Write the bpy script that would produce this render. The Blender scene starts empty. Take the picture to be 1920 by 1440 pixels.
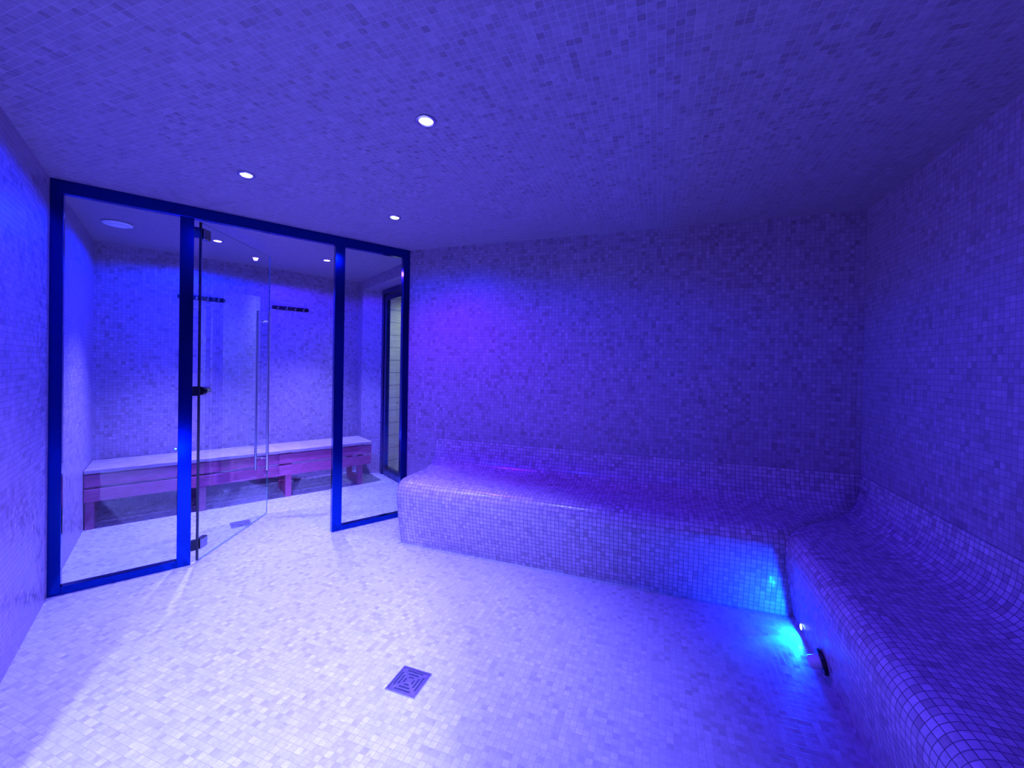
import bpy, bmesh, math, random
from mathutils import Vector, Matrix

S = bpy.context.scene
COL = S.collection
random.seed(7)
PI = math.pi

# ------------------------------------------------------------------ camera
HC = 1.45                      # camera height
F_PX, PRIN_Y = 772.0, 691.0    # focal length and principal row in a 1920x1440 frame
cd = bpy.data.cameras.new('camera')
cam = bpy.data.objects.new('camera', cd)
COL.objects.link(cam)
S.camera = cam
cd.sensor_fit = 'HORIZONTAL'
cd.sensor_width = 36.0
cd.lens = F_PX / 1920.0 * 36.0
cd.shift_y = -(720.0 - PRIN_Y) / 1920.0
cd.clip_start = 0.02
_yaw = math.atan2(275.0, F_PX)
_p, _r = math.radians(0.5), math.radians(1.05)
fw = Vector((-math.sin(_yaw) * math.cos(_p), math.cos(_yaw) * math.cos(_p), -math.sin(_p)))
rt = Vector((math.cos(_yaw), math.sin(_yaw), 0))
up = rt.cross(fw)
rt2 = rt * math.cos(_r) + up * math.sin(_r)
up2 = -rt * math.sin(_r) + up * math.cos(_r)
cam.matrix_world = Matrix(((rt2.x, up2.x, -fw.x, 0), (rt2.y, up2.y, -fw.y, 0), (rt2.z, up2.z, -fw.z, HC), (0, 0, 0, 1)))

# ------------------------------------------------------------------ world, exposure
w = bpy.data.worlds.new('world')
S.world = w
w.use_nodes = True
w.node_tree.nodes['Background'].inputs[0].default_value = (0, 0, 0, 1)
w.node_tree.nodes['Background'].inputs[1].default_value = 0.0
S.view_settings.view_transform = 'Standard'
S.view_settings.look = 'None'
S.view_settings.gamma = 1.0
S.view_settings.use_curve_mapping = False
S.view_settings.exposure = 0.0
S.cycles.max_bounces = 10
S.cycles.diffuse_bounces = 6
S.cycles.glossy_bounces = 4
S.cycles.transparent_max_bounces = 16
S.cycles.sample_clamp_indirect = 6.0
S.cycles.use_denoising = True

# ------------------------------------------------------------------ room frame
H = 2.515                                   # ceiling height
WX, WY = 1.277, 3.355                       # right wall and back wall of the steam room
O = Vector((-3.428, 1.385, 0))              # foot of the glass partition at the left wall
_a = math.radians(58.8)
U = Vector((math.cos(_a), math.sin(_a), 0)) # along the partition
V = Vector((-U.y, U.x, 0))                  # away from the steam room


def W(u, v, z=0.0):
    p = O + U * u + V * v
    return Vector((p.x, p.y, z))


# ------------------------------------------------------------------ material helpers
def nmat(name):
    m = bpy.data.materials.new(name)
    m.use_nodes = True
    nt = m.node_tree
    return m, nt, nt.nodes['Principled BSDF']


def N(nt, t, **kw):
    n = nt.nodes.new(t)
    for k, v in kw.items():
        if k == 'ins':
            for i, val in v.items():
                n.inputs[i].default_value = val
        else:
            setattr(n, k, v)
    return n


def M(nt, op, a, b=None, c=None):
    n = nt.nodes.new('ShaderNodeMath')
    n.operation = op
    for i, x in enumerate((a, b, c)):
        if x is None:
            continue
        if isinstance(x, (int, float)):
            n.inputs[i].default_value = x
        else:
            nt.links.new(x, n.inputs[i])
    return n.outputs[0]


def mixc(nt, fac, a, b, mode='MIX'):
    n = nt.nodes.new('ShaderNodeMix')
    n.data_type = 'RGBA'
    n.blend_type = mode
    for idx, x in ((0, fac), (6, a), (7, b)):
        if isinstance(x, (int, float)):
            n.inputs[idx].default_value = x
        elif isinstance(x, tuple):
            n.inputs[idx].default_value = (*x, 1)
        else:
            nt.links.new(x, n.inputs[idx])
    return n.outputs[2]


TILE = 0.0283


def tile_mat(name, grout, groutw=0.045, rough=0.32, gain=1.0, bump=0.5, spec=0.5, seed=0.0, light=(0.44, 0.345, 0.41), var=1.0):
    m, nt, b = nmat(name)
    L = nt.links
    uv = N(nt, 'ShaderNodeUVMap')
    sc = N(nt, 'ShaderNodeVectorMath', operation='SCALE')
    sc.inputs[3].default_value = 1.0 / TILE
    L.new(uv.outputs[0], sc.inputs[0])
    fl = N(nt, 'ShaderNodeVectorMath', operation='FLOOR')
    L.new(sc.outputs[0], fl.inputs[0])
    fr = N(nt, 'ShaderNodeVectorMath', operation='FRACTION')
    L.new(sc.outputs[0], fr.inputs[0])
    off = N(nt, 'ShaderNodeVectorMath', operation='ADD')
    off.inputs[1].default_value = (seed, seed * 1.7, 0.5)
    L.new(fl.outputs[0], off.inputs[0])
    wn = N(nt, 'ShaderNodeTexWhiteNoise')
    wn.noise_dimensions = '3D'
    L.new(off.outputs[0], wn.inputs[0])
    sx = N(nt, 'ShaderNodeSeparateXYZ')
    L.new(fr.outputs[0], sx.inputs[0])
    # distance to the tile edge
    dx = M(nt, 'ABSOLUTE', M(nt, 'SUBTRACT', sx.outputs[0], 0.5))
    dy = M(nt, 'ABSOLUTE', M(nt, 'SUBTRACT', sx.outputs[1], 0.5))
    edge = M(nt, 'SUBTRACT', 0.5, M(nt, 'MAXIMUM', dx, dy))
    mr = N(nt, 'ShaderNodeMapRange', interpolation_type='SMOOTHSTEP')
    mr.inputs[1].default_value = groutw * 0.6
    mr.inputs[2].default_value = groutw * 1.3
    L.new(edge, mr.inputs[0])
    tilemask = mr.outputs[0]                      # 1 on the tile, 0 in the joint
    cr = N(nt, 'ShaderNodeValToRGB')
    e = cr.color_ramp.elements
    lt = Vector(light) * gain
    lo = 1 - 0.58 * var
    e[0].position = 0.0
    e[0].color = (lt.x * lo, lt.y * (lo - .03), lt.z * (lo - .05), 1)
    e[1].position = 0.13
    k = 1 - 0.33 * var
    e[1].color = (lt.x * k, lt.y * k * .98, lt.z * k * .96, 1)
    for pos, k in ((0.32, 1 - 0.14 * var), (0.8, 1.0), (1.0, 1 + 0.3 * var)):
        x = cr.color_ramp.elements.new(pos)
        x.color = (min(.95, lt.x * k), min(.95, lt.y * k), min(.93, lt.z * k), 1)
    L.new(wn.outputs[0], cr.inputs[0])
    # marble clouds and thin veins, shifted from tile to tile
    pos = N(nt, 'ShaderNodeVectorMath', operation='MULTIPLY_ADD')
    L.new(wn.outputs[1], pos.inputs[0])
    pos.inputs[1].default_value = (9, 9, 9)
    L.new(sc.outputs[0], pos.inputs[2])
    cl = N(nt, 'ShaderNodeTexNoise', ins={2: 1.3, 3: 3.0, 4: 0.6})
    L.new(pos.outputs[0], cl.inputs[0])
    ve = N(nt, 'ShaderNodeTexNoise', ins={2: 0.55, 3: 4.0, 4: 0.6, 8: 1.2})
    L.new(pos.outputs[0], ve.inputs[0])
    vein = N(nt, 'ShaderNodeMapRange')
    vein.inputs[1].default_value = 0.0
    vein.inputs[2].default_value = 0.012
    vein.inputs[3].default_value = 0.55
    vein.inputs[4].default_value = 1.0
    L.new(M(nt, 'ABSOLUTE', M(nt, 'SUBTRACT', ve.outputs[0], 0.62)), vein.inputs[0])
    cloud = N(nt, 'ShaderNodeMapRange')
    cloud.inputs[1].default_value = 0.3
    cloud.inputs[2].default_value = 0.7
    cloud.inputs[3].default_value = 0.88
    cloud.inputs[4].default_value = 1.1
    L.new(cl.outputs[0], cloud.inputs[0])
    mul = M(nt, 'MULTIPLY', cloud.outputs[0], vein.outputs[0])
    vm = N(nt, 'ShaderNodeVectorMath', operation='SCALE')
    L.new(cr.outputs[0], vm.inputs[0])
    L.new(mul, vm.inputs[3])
    colr = mixc(nt, tilemask, grout, vm.outputs[0])
    L.new(colr, b.inputs['Base Color'])
    rg = N(nt, 'ShaderNodeMapRange')
    rg.inputs[3].default_value = rough * 0.75
    rg.inputs[4].default_value = rough * 1.35
    L.new(wn.outputs[0], rg.inputs[0])
    rr = mixc(nt, tilemask, (0.7, 0.7, 0.7), rg.outputs[0])
    L.new(rr, b.inputs['Roughness'])
    b.inputs['Specular IOR Level'].default_value = spec
    bp = N(nt, 'ShaderNodeBump')
    bp.inputs['Strength'].default_value = bump
    bp.inputs['Distance'].default_value = 0.0012
    hsum = M(nt, 'ADD', tilemask, M(nt, 'MULTIPLY', cl.outputs[0], 0.25))
    L.new(hsum, bp.inputs['Height'])
    L.new(bp.outputs[0], b.inputs['Normal'])
    return m


def metal(name, col, rough=0.3, metallic=1.0, bumpy=0.0):
    m, nt, b = nmat(name)
    nz = N(nt, 'ShaderNodeTexNoise', ins={2: 60.0, 3: 2.0})
    tc = N(nt, 'ShaderNodeTexCoord')
    nt.links.new(tc.outputs['Object'], nz.inputs[0])
    mr = N(nt, 'ShaderNodeMapRange')
    mr.inputs[3].default_value = rough * 0.8
    mr.inputs[4].default_value = rough * 1.25
    nt.links.new(nz.outputs[0], mr.inputs[0])
    nt.links.new(mr.outputs[0], b.inputs['Roughness'])
    b.inputs['Base Color'].default_value = (*col, 1)
    b.inputs['Metallic'].default_value = metallic
    return m


def wood(name, dark, light, scale=(1, 1, 1), rough=0.45, seam=None, knots=False):
    m, nt, b = nmat(name)
    L = nt.links
    tc = N(nt, 'ShaderNodeTexCoord')
    mp = N(nt, 'ShaderNodeMapping')
    mp.inputs['Scale'].default_value = scale
    L.new(tc.outputs['Object'], mp.inputs[0])
    n1 = N(nt, 'ShaderNodeTexNoise', ins={2: 3.0, 3: 6.0, 4: 0.6, 8: 0.6})
    L.new(mp.outputs[0], n1.inputs[0])
    mr = N(nt, 'ShaderNodeMapRange')
    mr.inputs[1].default_value = 0.3
    mr.inputs[2].default_value = 0.7
    L.new(n1.outputs[0], mr.inputs[0])
    c = mixc(nt, mr.outputs[0], dark, light)
    if knots:
        vr = N(nt, 'ShaderNodeTexVoronoi', ins={2: 1.0})
        mk = N(nt, 'ShaderNodeMapping')
        mk.inputs['Scale'].default_value = (3.0, 3.0, 5.2)
        L.new(tc.outputs['Object'], mk.inputs[0])
        L.new(mk.outputs[0], vr.inputs[0])
        kr = N(nt, 'ShaderNodeMapRange')
        kr.inputs[1].default_value = 0.03
        kr.inputs[2].default_value = 0.075
        L.new(vr.outputs['Distance'], kr.inputs[0])
        c = mixc(nt, kr.outputs[0], (0.12, 0.07, 0.035), c)
    if seam:
        sx = N(nt, 'ShaderNodeSeparateXYZ')
        L.new(tc.outputs['Object'], sx.inputs[0])
        f = M(nt, 'FRACT', M(nt, 'DIVIDE', sx.outputs[2], seam))
        d = M(nt, 'ABSOLUTE', M(nt, 'SUBTRACT', f, 0.5))
        sr = N(nt, 'ShaderNodeMapRange')
        sr.inputs[1].default_value = 0.47
        sr.inputs[2].default_value = 0.49
        L.new(d, sr.inputs[0])
        c = mixc(nt, sr.outputs[0], c, (0.08, 0.06, 0.04))
    L.new(c, b.inputs['Base Color'])
    b.inputs['Roughness'].default_value = rough
    return m


def glass_mat(name, tint, refl=1.7):
    m, nt, b = nmat(name)
    nt.nodes.remove(b)
    out = nt.nodes['Material Output']
    tr = N(nt, 'ShaderNodeBsdfTransparent')
    tr.inputs[0].default_value = (*tint, 1)
    gl = N(nt, 'ShaderNodeBsdfGlossy')
    gl.inputs[0].default_value = (1, 1, 1, 1)
    gl.inputs['Roughness'].default_value = 0.0
    fr = N(nt, 'ShaderNodeFresnel')
    fr.inputs[0].default_value = 1.5
    ge = N(nt, 'ShaderNodeNewGeometry')
    fac = M(nt, 'MULTIPLY', M(nt, 'MULTIPLY', fr.outputs[0], refl), M(nt, 'SUBTRACT', 1.0, ge.outputs['Backfacing']))
    fac = M(nt, 'MINIMUM', fac, 1.0)
    mx = N(nt, 'ShaderNodeMixShader')
    nt.links.new(fac, mx.inputs[0])
    nt.links.new(tr.outputs[0], mx.inputs[1])
    nt.links.new(gl.outputs[0], mx.inputs[2])
    nt.links.new(mx.outputs[0], out.inputs[0])
    return m


def emit_mat(name, col, strength):
    m, nt, b = nmat(name)
    b.inputs['Base Color'].default_value = (0.8, 0.8, 0.8, 1)
    b.inputs['Emission Color'].default_value = (*col, 1)
    b.inputs['Emission Strength'].default_value = strength
    return m


MT = {
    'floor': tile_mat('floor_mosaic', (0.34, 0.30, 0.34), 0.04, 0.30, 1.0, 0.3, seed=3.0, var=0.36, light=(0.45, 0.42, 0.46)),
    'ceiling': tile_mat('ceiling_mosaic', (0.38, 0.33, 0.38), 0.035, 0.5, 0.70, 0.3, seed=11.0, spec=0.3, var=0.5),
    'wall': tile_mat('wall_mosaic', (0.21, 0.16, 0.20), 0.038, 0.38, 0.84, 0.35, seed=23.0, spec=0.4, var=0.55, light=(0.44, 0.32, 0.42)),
    'bench': tile_mat('bench_mosaic', (0.12, 0.08, 0.115), 0.046, 0.26, 1.2, 0.6, seed=37.0, var=0.5),
    'frame': metal('dark_blue_frame_metal', (0.005, 0.035, 0.25), 0.14, 1.0),
    'black': metal('black_metal', (0.02, 0.022, 0.03), 0.3, 0.8),
    'chrome': metal('polished_steel', (0.72, 0.72, 0.74), 0.16),
    'darkchrome': metal('dark_polished_steel', (0.22, 0.22, 0.25), 0.14),
    'steel': metal('brushed_steel', (0.55, 0.56, 0.6), 0.3),
    'drainshade': metal('drain_pit_shade', (0.03, 0.03, 0.05), 0.6, 0.2),
    'white': metal('white_plastic', (0.78, 0.78, 0.78), 0.4, 0.0),
    'seal': metal('dark_rubber_seal', (0.012, 0.012, 0.016), 0.6, 0.0),
    'glass': glass_mat('clear_glass', (0.93, 0.97, 0.96)),
    'glassedge': metal('green_glass_edge', (0.05, 0.16, 0.13), 0.15, 0.0),
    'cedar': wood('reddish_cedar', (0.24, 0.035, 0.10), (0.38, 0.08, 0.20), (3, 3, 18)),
    'cedarlit': wood('reddish_cedar_lit', (0.27, 0.19, 0.24), (0.40, 0.30, 0.34), (3, 3, 18)),  # same cedar, paler: strong light on the seat put into its colour
    'pine': wood('pale_pine_planks', (0.60, 0.50, 0.34), (0.80, 0.70, 0.52), (1.2, 1.2, 14), 0.6, seam=0.165, knots=True),
    'plaster': metal('plain_plaster', (0.62, 0.6, 0.56), 0.8, 0.0),
}


# ------------------------------------------------------------------ object helpers
def link(name, bm, mat, parent=None, smooth=False, loc=None):
    me = bpy.data.meshes.new(name)
    bmesh.ops.recalc_face_normals(bm, faces=bm.faces)
    bm.to_mesh(me)
    bm.free()
    o = bpy.data.objects.new(name, me)
    COL.objects.link(o)
    if isinstance(mat, (list, tuple)):
        for x in mat:
            me.materials.append(MT[x])
    else:
        me.materials.append(MT[mat])
    if smooth:
        for p in me.polygons:
            p.use_smooth = True
    if parent:
        o.parent = parent
    return o


def thing(name, label, cat, loc=(0, 0, 0), rotz=0.0, group=None):
    o = bpy.data.objects.new(name, None)
    o.empty_display_size = 0.05
    COL.objects.link(o)
    o.location = loc
    o.rotation_euler = (0, 0, rotz)
    if label:
        o['label'] = label
    if cat:
        o['category'] = cat
    if group:
        o['group'] = group
    return o


def setting(o, label=None, cat=None):
    o['kind'] = 'structure'
    if label:
        o['label'] = label
    if cat:
        o['category'] = cat
    return o


def box(bm, x0, x1, y0, y1, z0, z1, mi=0):
    vs = [bm.verts.new(p) for p in ((x0, y0, z0), (x1, y0, z0), (x1, y1, z0), (x0, y1, z0),
                                    (x0, y0, z1), (x1, y0, z1), (x1, y1, z1), (x0, y1, z1))]
    fs = []
    for f in ((0, 3, 2, 1), (4, 5, 6, 7), (0, 1, 5, 4), (1, 2, 6, 5), (2, 3, 7, 6), (3, 0, 4, 7)):
        q = bm.faces.new([vs[i] for i in f])
        q.material_index = mi
        fs.append(q)
    return vs, fs


def bbox(x0, x1, y0, y1, z0, z1, bev=0.0, seg=2):
    bm = bmesh.new()
    box(bm, x0, x1, y0, y1, z0, z1)
    if bev:
        bmesh.ops.bevel(bm, geom=list(bm.edges), offset=bev, segments=seg, affect='EDGES', profile=0.5)
    return bm


def cyl(bm, p0, p1, r0, r1=None, n=20, cap=True):
    r1 = r0 if r1 is None else r1
    p0, p1 = Vector(p0), Vector(p1)
    d = (p1 - p0).normalized()
    a = d.orthogonal().normalized()
    b = d.cross(a)
    A = [bm.verts.new(p0 + (a * math.cos(2 * PI * i / n) + b * math.sin(2 * PI * i / n)) * r0) for i in range(n)]
    B = [bm.verts.new(p1 + (a * math.cos(2 * PI * i / n) + b * math.sin(2 * PI * i / n)) * r1) for i in range(n)]
    for i in range(n):
        j = (i + 1) % n
        bm.faces.new((A[i], A[j], B[j], B[i]))
    if cap:
        bm.faces.new(A[::-1])
        bm.faces.new(B)


def lathe(bm, prof, n=32, c=(0, 0, 0)):
    """prof: (radius, z) pairs spun about z through c"""
    rings = []
    for r, z in prof:
        if r < 1e-6:
            rings.append([bm.verts.new((c[0], c[1], c[2] + z))])
        else:
            rings.append([bm.verts.new((c[0] + r * math.cos(2 * PI * i / n), c[1] + r * math.sin(2 * PI * i / n), c[2] + z)) for i in range(n)])
    for A, B in zip(rings, rings[1:]):
        for i in range(n):
            j = (i + 1) % n
            if len(A) == 1 and len(B) == 1:
                continue
            if len(A) == 1:
                bm.faces.new((A[0], B[i], B[j]))
            elif len(B) == 1:
                bm.faces.new((A[i], A[j], B[0]))
            else:
                bm.faces.new((A[i], A[j], B[j], B[i]))


def uv_planar(bm, su, sv, ou=0.0, ov=0.0):
    """metric UVs: su, sv are vectors giving the u and v directions"""
    lay = bm.loops.layers.uv.verify()
    for f in bm.faces:
        for l in f.loops:
            l[lay].uv = (l.vert.co.dot(su) + ou, l.vert.co.dot(sv) + ov)


Zv = Vector((0, 0, 1))


def wall(name, a, b, z0, z1, out, t=0.06, mat='wall', label=None, ou=0.0):
    """slab whose inner face runs from a to b; out = outward horizontal normal"""
    a, b, out = Vector(a), Vector(b), Vector(out).normalized()
    a.z = b.z = out.z = 0
    d = (b - a).normalized()
    bm = bmesh.new()
    vs = []
    for z in (z0, z1):
        vs.append([bm.verts.new((q.x, q.y, z)) for q in (a, b, b + out * t, a + out * t)])
    lo, hi = vs
    bm.faces.new(lo[::-1])
    bm.faces.new(hi)
    for i in range(4):
        j = (i + 1) % 4
        bm.faces.new((lo[i], lo[j], hi[j], hi[i]))
    uv_planar(bm, d, Zv, ou)
    o = link(name, bm, mat)
    return setting(o, label)


# ------------------------------------------------------------------ floor and ceiling
def slab(name, pts, z0, z1, mat):
    bm = bmesh.new()
    lo = [bm.verts.new((p.x, p.y, z0)) for p in pts]
    hi = [bm.verts.new((p.x, p.y, z1)) for p in pts]
    bm.faces.new(lo[::-1])
    bm.faces.new(hi)
    for i in range(len(pts)):
        j = (i + 1) % len(pts)
        bm.faces.new((lo[i], lo[j], hi[j], hi[i]))
    uv_planar(bm, Vector((1, 0, 0)), Vector((0, 1, 0)))
    return setting(link(name, bm, mat))


plan = [Vector((-6.3, -3.4, 0)), Vector((1.4, -3.4, 0)), Vector((1.4, 3.5, 0)), Vector((-0.4, 7.2, 0)), Vector((-6.3, 7.2, 0))]
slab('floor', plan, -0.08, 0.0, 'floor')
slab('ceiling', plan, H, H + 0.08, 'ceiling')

# ------------------------------------------------------------------ walls
RECV = -2.2                                     # the left wall ends here, a recess opens behind the camera
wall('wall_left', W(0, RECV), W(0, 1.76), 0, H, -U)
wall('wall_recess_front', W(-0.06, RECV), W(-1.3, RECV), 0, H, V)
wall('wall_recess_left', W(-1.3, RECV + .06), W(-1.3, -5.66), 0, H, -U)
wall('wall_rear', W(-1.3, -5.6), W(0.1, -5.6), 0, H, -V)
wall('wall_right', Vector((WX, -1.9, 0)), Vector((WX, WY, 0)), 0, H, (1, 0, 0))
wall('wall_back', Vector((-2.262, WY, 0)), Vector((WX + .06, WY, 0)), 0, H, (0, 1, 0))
# outer room
bo0, bo1 = W(-0.06, 1.695), W(2.53, 1.931)
nrm_b = Vector((-(bo1 - bo0).y, (bo1 - bo0).x, 0)).normalized()
wall('wall_outer_back', bo0, bo1, 0, H, nrm_b)
wall('wall_outer_right', W(2.466, 1.746), W(2.466, 1.925), 0, H, U, t=0.02)
niche = wall('wall_niche', W(2.466, 1.746), W(2.70, 1.60), 0, 2.395, V + U * .4, t=0.16)
wall('wall_niche_end', W(2.466, 0.30), W(2.72, 0.30), 0, 2.395, -V)
wall('wall_outer_side', W(2.466, 0.24), W(2.466, 0.03), 0, H, U)
wall('wall_outer_end', W(2.298, 0.05), W(2.47, 0.05), 0, H, -V, t=0.012)
# the lowered soffit over the niche
bm = bmesh.new()
pp = [W(2.466, 0.24), W(2.466, 1.93), W(2.76, 1.93), W(2.76, 0.24)]
lo = [bm.verts.new((p.x, p.y, 2.395)) for p in pp]
hi = [bm.verts.new((p.x, p.y, H)) for p in pp]
bm.faces.new(lo)
bm.faces.new(hi[::-1])
for i in range(4):
    bm.faces.new((lo[i], hi[i], hi[(i + 1) % 4], lo[(i + 1) % 4]))
lay = bm.loops.layers.uv.verify()
for f in bm.faces:
    vert = abs(f.normal.z) < 0.5
    f.normal_update()
    vert = abs(f.normal.z) < 0.5
    for l in f.loops:
        q = l.vert.co
        l[lay].uv = (q.dot(V), q.z) if vert else (q.dot(U), q.dot(V))
setting(link('trim_soffit', bm, 'wall'))
# corridor beyond the exit door
wall('wall_corridor_plank', W(2.74, 1.53), W(4.30, 1.96), 0, H, V * .96 - U * .27, mat='pine')
wall('wall_corridor_far', W(4.24, 1.96), W(4.24, -0.75), 0, H, U, mat='plaster')
wall('wall_corridor_end', W(2.9, -0.72), W(4.30, -0.72), 0, H, -V, mat='plaster')
wall('wall_corridor_inner', W(2.80, 0.24), W(2.80, -0.72), 0, H, -U, mat='plaster')

# ------------------------------------------------------------------ wave-shaped tiled bench
prof = [(0.000, 0.0), (-0.006, 0.03), (-0.025, 0.11), (-0.048, 0.22), (-0.066, 0.33), (-0.073, 0.395), (-0.070, 0.435),
        (-0.058, 0.465), (-0.038, 0.492), (-0.010, 0.509), (0.025, 0.517), (0.10, 0.520), (0.20, 0.519), (0.30, 0.519),
        (0.365, 0.522), (0.405, 0.530), (0.44, 0.546), (0.468, 0.572), (0.490, 0.608), (0.505, 0.65), (0.515, 0.70), (0.521, 0.76)]


def smooth_prof(P, n=4):
    out = []
    for i in range(len(P) - 1):
        p0 = P[max(i - 1, 0)]
        p1, p2 = P[i], P[i + 1]
        p3 = P[min(i + 2, len(P) - 1)]
        for k in range(n):
            t = k / n
            out.append(tuple(0.5 * ((2 * b) + (c - a) * t + (2 * a - 5 * b + 4 * c - d) * t * t + (3 * b - a - 3 * c + d) * t ** 3)
                             for a, b, c, d in zip(p0, p1, p2, p3)))
    out.append(P[-1])
    return out


sp = smooth_prof(prof)
arc = [0.0]
for a, b in zip(sp, sp[1:]):
    arc.append(arc[-1] + math.hypot(b[0] - a[0], b[1] - a[1]))
BY, BX = 2.83, 0.775                         # foot lines of the two runs
KX = (WX - BX) / (WY - BY)


def bench_run(name, ptsfun, along, parent):
    """ptsfun(o, z, end) gives a point; end 0 = free end, 1 = mitred corner"""
    bm = bmesh.new()
    lay = bm.loops.layers.uv.verify()
    nseg = 24
    cols = []
    for k in range(nseg + 1):
        t = k / nseg
        col = []
        for (o, z) in sp:
            col.append(bm.verts.new(ptsfun(o, z, 0).lerp(ptsfun(o, z, 1), t)))
        cols.append(col)
    for k in range(nseg):
        for i in range(len(sp) - 1):
            q = [(k, i), (k + 1, i), (k + 1, i + 1), (k, i + 1)]
            f = bm.faces.new([cols[a][b] for a, b in q])
            f.smooth = True
            for l, (a, b) in zip(f.loops, q):
                l[lay].uv = (cols[a][b].co.dot(along), arc[b] + 0.002)
    for end in (0, nseg):
        foot = ptsfun(0.521, 0.0, 0 if end == 0 else 1)
        fv = bm.verts.new(foot)
        f = bm.faces.new(cols[end] + [fv])
        for l in f.loops:
            l[lay].uv = (l.vert.co.x + l.vert.co.y, l.vert.co.z)
    o = link(name, bm, 'bench', parent)
    return o


bench = thing('tiled_bench', 'L-shaped built-in mosaic-tiled bench with rounded front edge along back and right walls', 'bench', (0.4, 3.1, 0))
M0 = Matrix.Translation((-0.4, -3.1, 0))


def back_pt(o, z, end):
    y = BY + o
    x = -1.93 if end == 0 else BX + o * KX
    return Vector((x, y, z))


def right_pt(o, z, end):
    x = BX + o * KX
    y = -1.6 if end == 0 else BY + o
    return Vector((x, y, z))


for nm, fn, al in (('bench_section', back_pt, Vector((1, 0, 0))), ('bench_section', right_pt, Vector((0, 1, 0)))):
    o = bench_run(nm, fn, al, bench)
    o.data.transform(M0)
    bm = bmesh.new(); bm.from_mesh(o.data)
    bmesh.ops.recalc_face_normals(bm, faces=bm.faces)
    bm.to_mesh(o.data); bm.free()

# ------------------------------------------------------------------ glass partition
ROT = math.atan2(U.y, U.x)
part = thing('window_1', 'dark metal framed glass partition beside the open glass door', 'partition', W(0, 0, 0), ROT)
setting(part)
FT = 0.05                                    # frame depth, along +v


def fpart(name, x0, x1, z0, z1, y0=0.0, y1=FT, bev=0.002, mat='frame'):
    return link(name, bbox(x0, x1, y0, y1, z0, z1, bev), mat, part)


fpart('frame_post', 0.0, 0.056, 0, 2.435)
fpart('frame_post', 0.603, 0.680, 0, 2.435)
fpart('frame_post', 1.626, 1.705, 0, 2.435)
fpart('frame_post', 2.236, 2.297, 0, 2.435)
fpart('head_rail', 0.0, 2.297, 2.435, H - 0.001)
fpart('bottom_rail', 0.056, 0.603, 0, 0.050)
fpart('bottom_rail', 1.705, 2.236, 0, 0.045)
link('glass_pane', bbox(0.058, 0.601, 0.020, 0.028, 0.052, 2.433), 'glass', part)
link('glass_pane', bbox(1.707, 2.234, 0.020, 0.028, 0.047, 2.433), 'glass', part)

# glass door, hinged on the second post and swung outwards
Hg = W(0.716, 0.028)
Fr = W(1.269, 0.813)
dd = (Fr - Hg)
DROT = math.atan2(dd.y, dd.x)
door = thing('door_1', 'frameless glass door standing open with long tubular steel handle', 'door', (Hg.x, Hg.y, 0), DROT)
setting(door)
link('glass_leaf', bbox(0.008, 0.952, -0.004, 0.004, 0.012, 2.422), 'glass', door)
link('seal_strip', bbox(-0.003, 0.0075, -0.007, 0.007, 0.012, 2.422, 0.001), 'seal', door)
bm = bmesh.new()
box(bm, 0.952, 0.9535, -0.004, 0.004, 0.012, 2.422)
box(bm, 0.008, 0.952, -0.004, 0.004, 0.0105, 0.0119)
box(bm, 0.008, 0.952, -0.004, 0.004, 2.4221, 2.4235)
link('glass_edge', bm, 'glassedge', door)
for zc in (2.345, 0.125):
    hb = bbox(0.012, 0.085, -0.020, 0.020, zc - 0.038, zc + 0.038, 0.006, 3)
    hg = link('hinge', hb, 'darkchrome', door)
    # knuckle plate reaching back to the post (post lies off at an angle from the leaf)
    loc = Vector((W(0.681, 0.028) - Hg).xy.to_3d())
    cth, sth = math.cos(-DROT), math.sin(-DROT)
    lx, ly = loc.x * cth - loc.y * sth, loc.x * sth + loc.y * cth
    bm = bmesh.new()
    pdir = Vector((lx, ly, 0)).normalized()
    nn = Vector((-pdir.y, pdir.x, 0)) * 0.012
    a0, a1 = Vector((0.012, 0, 0)), Vector((lx, ly, 0))
    lo = [bm.verts.new((q.x, q.y, zc - 0.036)) for q in (a0 + nn, a1 + nn, a1 - nn, a0 - nn)]
    hi = [bm.verts.new((q.x, q.y, zc + 0.036)) for q in (a0 + nn, a1 + nn, a1 - nn, a0 - nn)]
    bm.faces.new(lo); bm.faces.new(hi[::-1])
    for i in range(4):
        bm.faces.new((lo[i], hi[i], hi[(i + 1) % 4], lo[(i + 1) % 4]))
    link('hinge_plate', bm, 'black', hg)
# middle pivot fitting: a short horizontal cylinder
bm = bmesh.new()
cyl(bm, (0.016, -0.001, 1.224), (0.040, -0.001, 1.224), 0.030, 0.034, 24)
piv = link('pivot_fitting', bm, 'black', door)
bm = bmesh.new()
cyl(bm, (0.040, -0.001, 1.224), (0.088, -0.001, 1.224), 0.031, 0.031, 24)
link('pivot_cap', bm, 'chrome', piv)
bm = bmesh.new()
lo = [bm.verts.new((q.x, q.y, 1.190)) for q in (a0 + nn, a1 + nn, a1 - nn, a0 - nn)]
hi = [bm.verts.new((q.x, q.y, 1.258)) for q in (a0 + nn, a1 + nn, a1 - nn, a0 - nn)]
bm.faces.new(lo); bm.faces.new(hi[::-1])
for i in range(4):
    bm.faces.new((lo[i], hi[i], hi[(i + 1) % 4], lo[(i + 1) % 4]))
link('pivot_plate', bm, 'black', piv)
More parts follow.
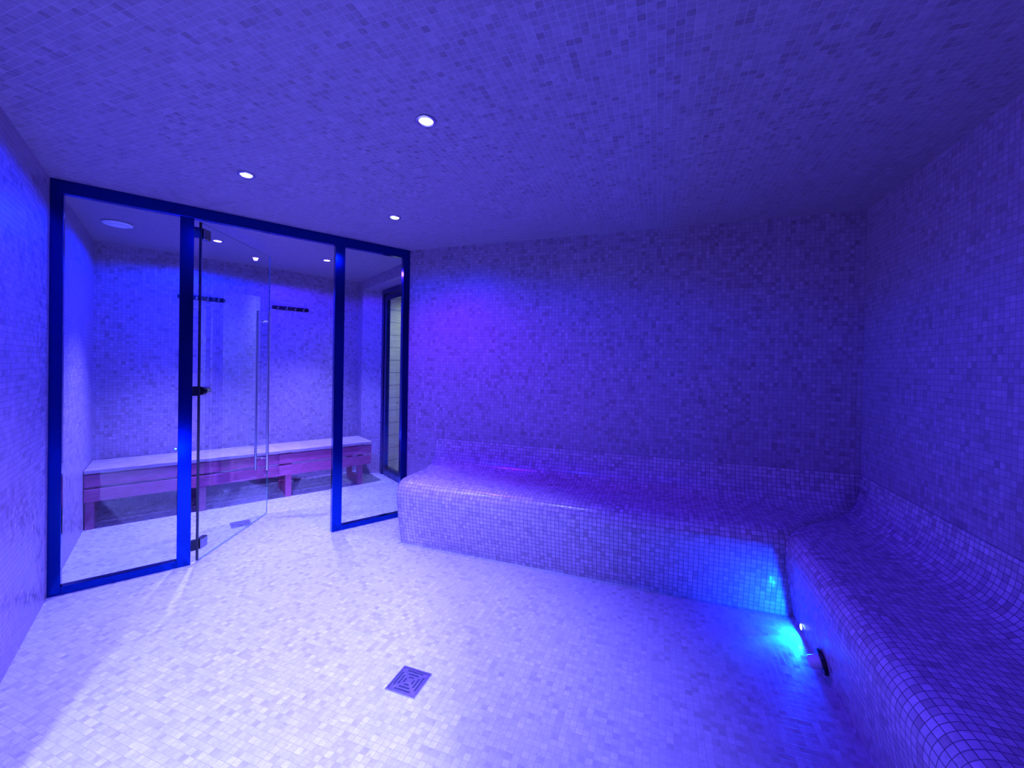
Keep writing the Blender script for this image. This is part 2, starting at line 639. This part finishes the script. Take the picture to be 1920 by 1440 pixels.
# handle: a bar on each side of the glass, two stand-offs through it
bm = bmesh.new()
for sgn in (-1, 1):
    cyl(bm, (0.846, sgn * 0.052, 0.445), (0.846, sgn * 0.052, 1.905), 0.0115, None, 20)
hd = link('door_handle', bm, 'chrome', door, smooth=False)
for z in (1.805, 0.557):
    bm = bmesh.new()
    cyl(bm, (0.846, -0.050, z), (0.846, 0.050, z), 0.0055, None, 14)
    for sgn in (-1, 1):
        cyl(bm, (0.846, sgn * 0.0045, z), (0.846, sgn * 0.010, z), 0.013, 0.009, 16)
    link('stand_off', bm, 'chrome', hd)

# ------------------------------------------------------------------ exit door in the niche
A0, A1 = W(2.665, 1.600), W(2.665, 0.30)
ex = thing('door_2', 'dark framed glazed exit door in the niche beyond the partition', 'door', (A0.x, A0.y, 0), math.atan2(-V.y, -V.x))
setting(ex)


def epart(name, x0, x1, z0, z1, y0=0.0, y1=0.06, mat='frame', par=None, bev=0.002):
    return link(name, bbox(x0, x1, y0, y1, z0, z1, bev), mat, par or ex)


# local x runs from the far jamb towards the partition, local y points into the corridor side
epart('door_frame', 0.0, 0.06, 0, 2.39)
epart('door_frame', 0.69, 0.72, 0, 2.39)
epart('door_frame', 1.24, 1.30, 0, 2.39)
epart('door_frame', 0.06, 1.24, 2.33, 2.39)
epart('bottom_rail', 0.72, 1.24, 0, 0.10)
lf = epart('door_leaf_stile', 0.066, 0.13, 0.008, 2.322, 0.012, 0.062)
epart('door_leaf_stile', 0.565, 0.652, 0.008, 2.322, 0.012, 0.062)
epart('door_leaf_rail', 0.13, 0.565, 0.008, 0.115, 0.012, 0.062)
epart('door_leaf_rail', 0.13, 0.565, 2.25, 2.322, 0.012, 0.062)
epart('glass_pane', 0.131, 0.564, 0.116, 2.249, 0.034, 0.040, 'glass', None, 0)
epart('glass_pane', 0.721, 1.239, 0.101, 2.329, 0.034, 0.040, 'glass', None, 0)
for z in (2.13, 0.17):
    bm = bmesh.new()
    cyl(bm, (0.671, -0.006, z - 0.04), (0.671, -0.006, z + 0.04), 0.012, None, 16)
    link('hinge', bm, 'steel', ex)

# ------------------------------------------------------------------ wooden bench of the outer room
wb = thing('wooden_bench', 'long slatted reddish wooden bench standing against the wall of the outer room', 'bench', W(0.0, 1.22), ROT)
bl = 2.415


def wslat(name, x0, x1, y0, y1, z0, z1, mat='cedar', bev=0.004):
    bm = bbox(x0, x1, y0, y1, z0, z1, bev)
    return link(name, bm, mat, wb)


# seat slats run the full length; the back ones follow the wall that slants away
for y0, y1 in ((-0.012, 0.105), (0.113, 0.225), (0.233, 0.345), (0.353, 0.462)):
    wslat('seat_slat', 0.004, bl, y0, y1, 0.476, 0.506, 'cedarlit')
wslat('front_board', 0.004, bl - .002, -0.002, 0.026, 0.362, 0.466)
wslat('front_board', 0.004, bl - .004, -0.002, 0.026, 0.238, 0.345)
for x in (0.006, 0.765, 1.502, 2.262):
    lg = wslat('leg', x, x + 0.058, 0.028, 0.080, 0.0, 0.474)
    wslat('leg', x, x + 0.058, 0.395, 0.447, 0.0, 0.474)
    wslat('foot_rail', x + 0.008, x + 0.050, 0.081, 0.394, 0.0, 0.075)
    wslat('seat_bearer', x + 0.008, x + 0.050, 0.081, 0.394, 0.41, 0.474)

# ------------------------------------------------------------------ hook rails on the outer back wall
wdir = (bo1 - bo0).normalized()
wrot = math.atan2(wdir.y, wdir.x)


def wall_at(u):
    # point of the inner face of the outer back wall at partition coordinate u
    v0 = 1.695 + (u + 0.06) / 2.59 * (1.931 - 1.695)
    return W(u, v0)


def hook_rail(u0, label, z):
    p = wall_at(u0)
    r = thing('hook_rail', label, 'hook rail', (p.x, p.y, z), wrot, 'hook rails on the outer wall')
    # local x along the wall, local -y into the room
    bm = bmesh.new()
    n = 12
    Lr, hh = 0.405, 0.021
    outl = []
    for i in range(n + 1):
        t = PI / 2 + PI * i / n
        outl.append((hh + hh * math.cos(t), hh * math.sin(t)))
    for i in range(n + 1):
        t = -PI / 2 + PI * i / n
        outl.append((Lr - hh + hh * math.cos(t), hh * math.sin(t)))
    fa = [bm.verts.new((x, -0.001, zz)) for x, zz in outl]
    fb = [bm.verts.new((x, -0.013, zz)) for x, zz in outl]
    bm.faces.new(fa); bm.faces.new(fb[::-1])
    for i in range(len(outl)):
        j = (i + 1) % len(outl)
        bm.faces.new((fa[i], fa[j], fb[j], fb[i]))
    link('rail_plate', bm, 'black', r)
    for x in (0.062, 0.155, 0.25, 0.343):
        bm = bmesh.new()
        path = [(x, -0.010, 0.004), (x, -0.030, -0.004), (x, -0.046, 0.004), (x, -0.050, 0.020)]
        for a, b in zip(path, path[1:]):
            cyl(bm, a, b, 0.0048, 0.0048, 10)
        cyl(bm, (x, -0.0135, -0.010), (x, -0.0165, -0.010), 0.009, 0.009, 14)
        link('hook', bm, 'chrome', r)
    for x in (0.020, 0.385, 0.205):
        bm = bmesh.new()
        cyl(bm, (x, -0.013, 0), (x, -0.0155, 0), 0.0042, 0.0036, 12)
        link('screw', bm, 'chrome', r)
    return r


hook_rail(0.592, 'black coat hook rail partly hidden behind the post of the glass door', 2.090)
hook_rail(1.442, 'black coat hook rail to the right of the glass door handle', 2.072)

# ------------------------------------------------------------------ floor drains
def drain(loc, rot, label):
    d = thing('floor_drain', label, 'drain', loc, rot, 'square floor drains')
    hs = 0.075
    # grate plate with three rows of slots on each side
    slots = []
    for off, half in ((0.055, 0.040), (0.038, 0.027), (0.021, 0.012)):
        slots += [(-half, half, off - 0.0045, off + 0.0045), (-half, half, -off - 0.0045, -off + 0.0045),
                  (off - 0.0045, off + 0.0045, -half, half), (-off - 0.0045, -off + 0.0045, -half, half)]
    g = sorted({round(x, 5) for s in slots for x in (s[0], s[1])} | {round(x, 5) for s in slots for x in (s[2], s[3])} | {-0.0648, 0.0648})
    bm = bmesh.new()
    vd = {}

    def vv(x, y):
        if (x, y) not in vd:
            vd[(x, y)] = bm.verts.new((x, y, 0.0045))
        return vd[(x, y)]
    for i in range(len(g) - 1):
        for j in range(len(g) - 1):
            cx, cy = (g[i] + g[i + 1]) / 2, (g[j] + g[j + 1]) / 2
            if any(s[0] < cx < s[1] and s[2] < cy < s[3] for s in slots):
                continue
            bm.faces.new((vv(g[i], g[j]), vv(g[i + 1], g[j]), vv(g[i + 1], g[j + 1]), vv(g[i], g[j + 1])))
    ex_ = bmesh.ops.extrude_face_region(bm, geom=list(bm.faces))
    for q in ex_['geom']:
        if isinstance(q, bmesh.types.BMVert):
            q.co.z -= 0.002
    link('slotted_grate', bm, 'steel', d)
    bm = bmesh.new()
    for sgn in (-1, 1):
        a, b = sorted((sgn * 0.067, sgn * hs))
        box(bm, a, b, -hs, hs, 0.0004, 0.006)
        box(bm, -0.067, 0.067, a, b, 0.0004, 0.006)
    link('drain_frame', bm, 'steel', d)
    link('drain_pit_shade', bbox(-0.0665, 0.0665, -0.0665, 0.0665, 0.0004, 0.0012), 'drainshade', d)  # thin dark sheet; shade below the grate is put into its colour
    return d


drain((-1.040, 1.602, 0), 0.0, 'square slotted steel floor drain in the middle of the bright floor')
pz = W(1.043, 0.655)
drain((pz.x, pz.y, 0), ROT, 'square steel floor drain seen through the open glass door')

# ------------------------------------------------------------------ air valve in the outer ceiling
pz = W(0.222, 0.865)
vt = thing('ceiling_vent', 'round white ceiling air valve behind the left glass pane', 'vent', (pz.x, pz.y, H))
bm = bmesh.new()
lathe(bm, [(0.0, -0.001), (0.088, -0.001), (0.094, -0.006), (0.092, -0.012), (0.080, -0.018), (0.064, -0.020), (0.060, -0.012), (0.0, -0.012)], 40)
link('valve_ring', bm, 'white', vt, True)
bm = bmesh.new()
lathe(bm, [(0.0, -0.0125), (0.050, -0.014), (0.054, -0.020), (0.048, -0.025), (0.0, -0.026)], 40)
link('valve_disc', bm, 'white', vt, True)


# ------------------------------------------------------------------ downlights
def spot(parent, name, loc, target, col, power, size, blend, radius=0.02):
    ld = bpy.data.lights.new(name, 'SPOT')
    ld.energy = power
    ld.color = col
    ld.spot_size = math.radians(size)
    ld.spot_blend = blend
    ld.shadow_soft_size = radius
    o = bpy.data.objects.new(name, ld)
    COL.objects.link(o)
    o.parent = parent
    o.location = loc
    d = Vector(target)
    o.rotation_euler = d.to_track_quat('-Z', 'Y').to_euler()
    return o


MT['lamp_white'] = emit_mat('lamp_lens', (0.75, 0.85, 1.0), 14.0)
MT['lamp_pink'] = emit_mat('lamp_lens_pink', (1.0, 0.62, 1.0), 12.0)
MT['led_cyan'] = emit_mat('led_lens', (0.55, 1.0, 1.0), 10.0)


def downlight(p, label, beams, lens='lamp_white', group='recessed ceiling spotlights'):
    t = thing('ceiling_spotlight', label, 'spotlight', (p[0], p[1], H), 0, group)
    bm = bmesh.new()
    lathe(bm, [(0.031, -0.0005), (0.044, -0.0005), (0.046, -0.003), (0.044, -0.006), (0.036, -0.0085), (0.031, -0.006)], 36)
    link('trim_ring', bm, 'chrome', t, True)
    bm = bmesh.new()
    lathe(bm, [(0.0, -0.0055), (0.024, -0.005), (0.0305, -0.003), (0.0305, -0.001), (0.0, -0.001)], 32)
    link('lens', bm, lens, t, True)
    for (dirv, col, power, size, blend, *rad) in beams:
        spot(t, 'lamp_beam', (0, 0, -0.012), dirv, col, power, size, blend, rad[0] if rad else 0.02)
    return t


BLUE = (0.0, 0.016, 1.0)
COOL = (0.025, 0.02, 1.0)
MAG = (0.2, 0.0, 1.0)
VIO = (0.05, 0.01, 1.0)
SOFT = (0.165, 0.175, 1.0)

downlight((-0.983, 1.577), 'bright ceiling spotlight nearest the camera, above the floor drain',
          [((0, 0, -1), COOL, 72, 165, 0.25), ((-0.15, 0, -1), SOFT, 1050, 84, 1.0)])
downlight((-2.251, 1.716), 'ceiling spotlight near the left side of the glass partition head',
          [((0, 0, -1), BLUE, 120, 168, 0.12), ((0.1, 0, -1), SOFT, 480, 84, 0.9)])
downlight((-1.840, 2.550), 'ceiling spotlight near the corner where partition meets back wall',
          [((0, 0, -1), BLUE, 12, 165, 0.2), ((0.1, 0.05, -1), MAG, 120, 135, 0.7), ((-0.1, -0.2, -1), SOFT, 240, 75, 0.9)])
p = W(0.868, 0.893)
downlight((p.x, p.y), 'pinkish ceiling spotlight seen through the open glass door', 
          [((0, 0, -1), BLUE, 230, 168, 0.15), ((0, -0.1, -1), SOFT, 1000, 84, 0.9)], 'lamp_pink')
p = W(1.806, 0.945)
downlight((p.x, p.y), 'magenta rimmed ceiling spotlight above the right end of the wooden bench',
          [((0, 0, -1), VIO, 90, 165, 0.15), ((0, 0, -1), SOFT, 800, 88, 0.9)], 'lamp_pink')
# unseen lamps: one added to brighten the right side, one in the recess
downlight((0.15, 0.80), 'added unseen ceiling spotlight above the camera, brightening the right side', [((0.45, 0.35, -1), VIO, 60, 150, 0.6)])
p = W(-0.75, -5.16)
downlight((p.x, p.y), 'ceiling spotlight in the recess behind the camera', [((-2.25, 2.1, -2.3), (0.17, 0.20, 1.0), 9000, 46, 0.4, 0.07)])
# corridor lamp, plain white
p = W(3.35, 0.75)
downlight((p.x, p.y), 'white ceiling spotlight in the corridor beyond the exit door',
          [((-0.1, 0.0, -1), (0.75, 1.0, 0.82), 20, 150, 0.5), ((V.x * 0.9 + U.x * 0.15, V.y * 0.9 + U.y * 0.15, -1.3), (0.75, 1.0, 0.82), 38, 110, 0.6)])


# ------------------------------------------------------------------ floor-level LED and steam nozzle in the right bench
def xbench(z):
    for (o0, z0), (o1, z1) in zip(sp, sp[1:]):
        if z0 <= z <= z1:
            return BX + (o0 + (o1 - o0) * (z - z0) / max(1e-6, z1 - z0)) * KX
    return BX


def led(y, label):
    x = xbench(0.055)
    t = thing('bench_light', label, 'light', (x, y, 0.055), 0, 'small lights in the bench front')
    bm = bmesh.new()
    cyl(bm, (0.0, 0, 0), (-0.006, 0, 0), 0.019, 0.017, 24)
    link('bezel', bm, 'chrome', t)
    bm = bmesh.new()
    cyl(bm, (-0.0062, 0, 0), (-0.0085, 0, 0), 0.0145, 0.012, 24)
    link('lens', bm, 'led_cyan', t)
    spot(t, 'lamp_glow', (-0.022, 0, 0), (-1, 0, -0.2), (0.0, 0.035, 1.0), 45, 178, 0.1, 0.008)
    spot(t, 'lamp_beam', (-0.022, 0, 0), (-0.10, -0.085, -0.055), (0.0, 0.75, 1.0), 4.2, 52, 1.0, 0.008)
    return t


led(2.634, 'small bright cyan light low in the bench front near the inner corner')
led(-0.45, 'small bright light low in the bench front behind the camera')

nz = thing('steam_nozzle', 'white pipe outlet with dark round plate low in the bench front', 'nozzle', (xbench(0.088) - 0.005, 2.30, 0.088))
nz.rotation_euler = (0, math.radians(-13.5), 0)
bm = bmesh.new()
cyl(bm, (0.0, 0, 0), (-0.012, 0, 0), 0.056, 0.052, 32)
link('mounting_plate', bm, 'black', nz)
bm = bmesh.new()
cyl(bm, (-0.0125, 0, 0.0), (-0.058, 0, 0.0), 0.030, 0.028, 24)
bmesh.ops.bevel(bm, geom=[e for e in bm.edges if all(abs(v.co.x + 0.058) < 1e-4 for v in e.verts)], offset=0.004, segments=2, affect='EDGES')
link('outlet_pipe', bm, 'white', nz)
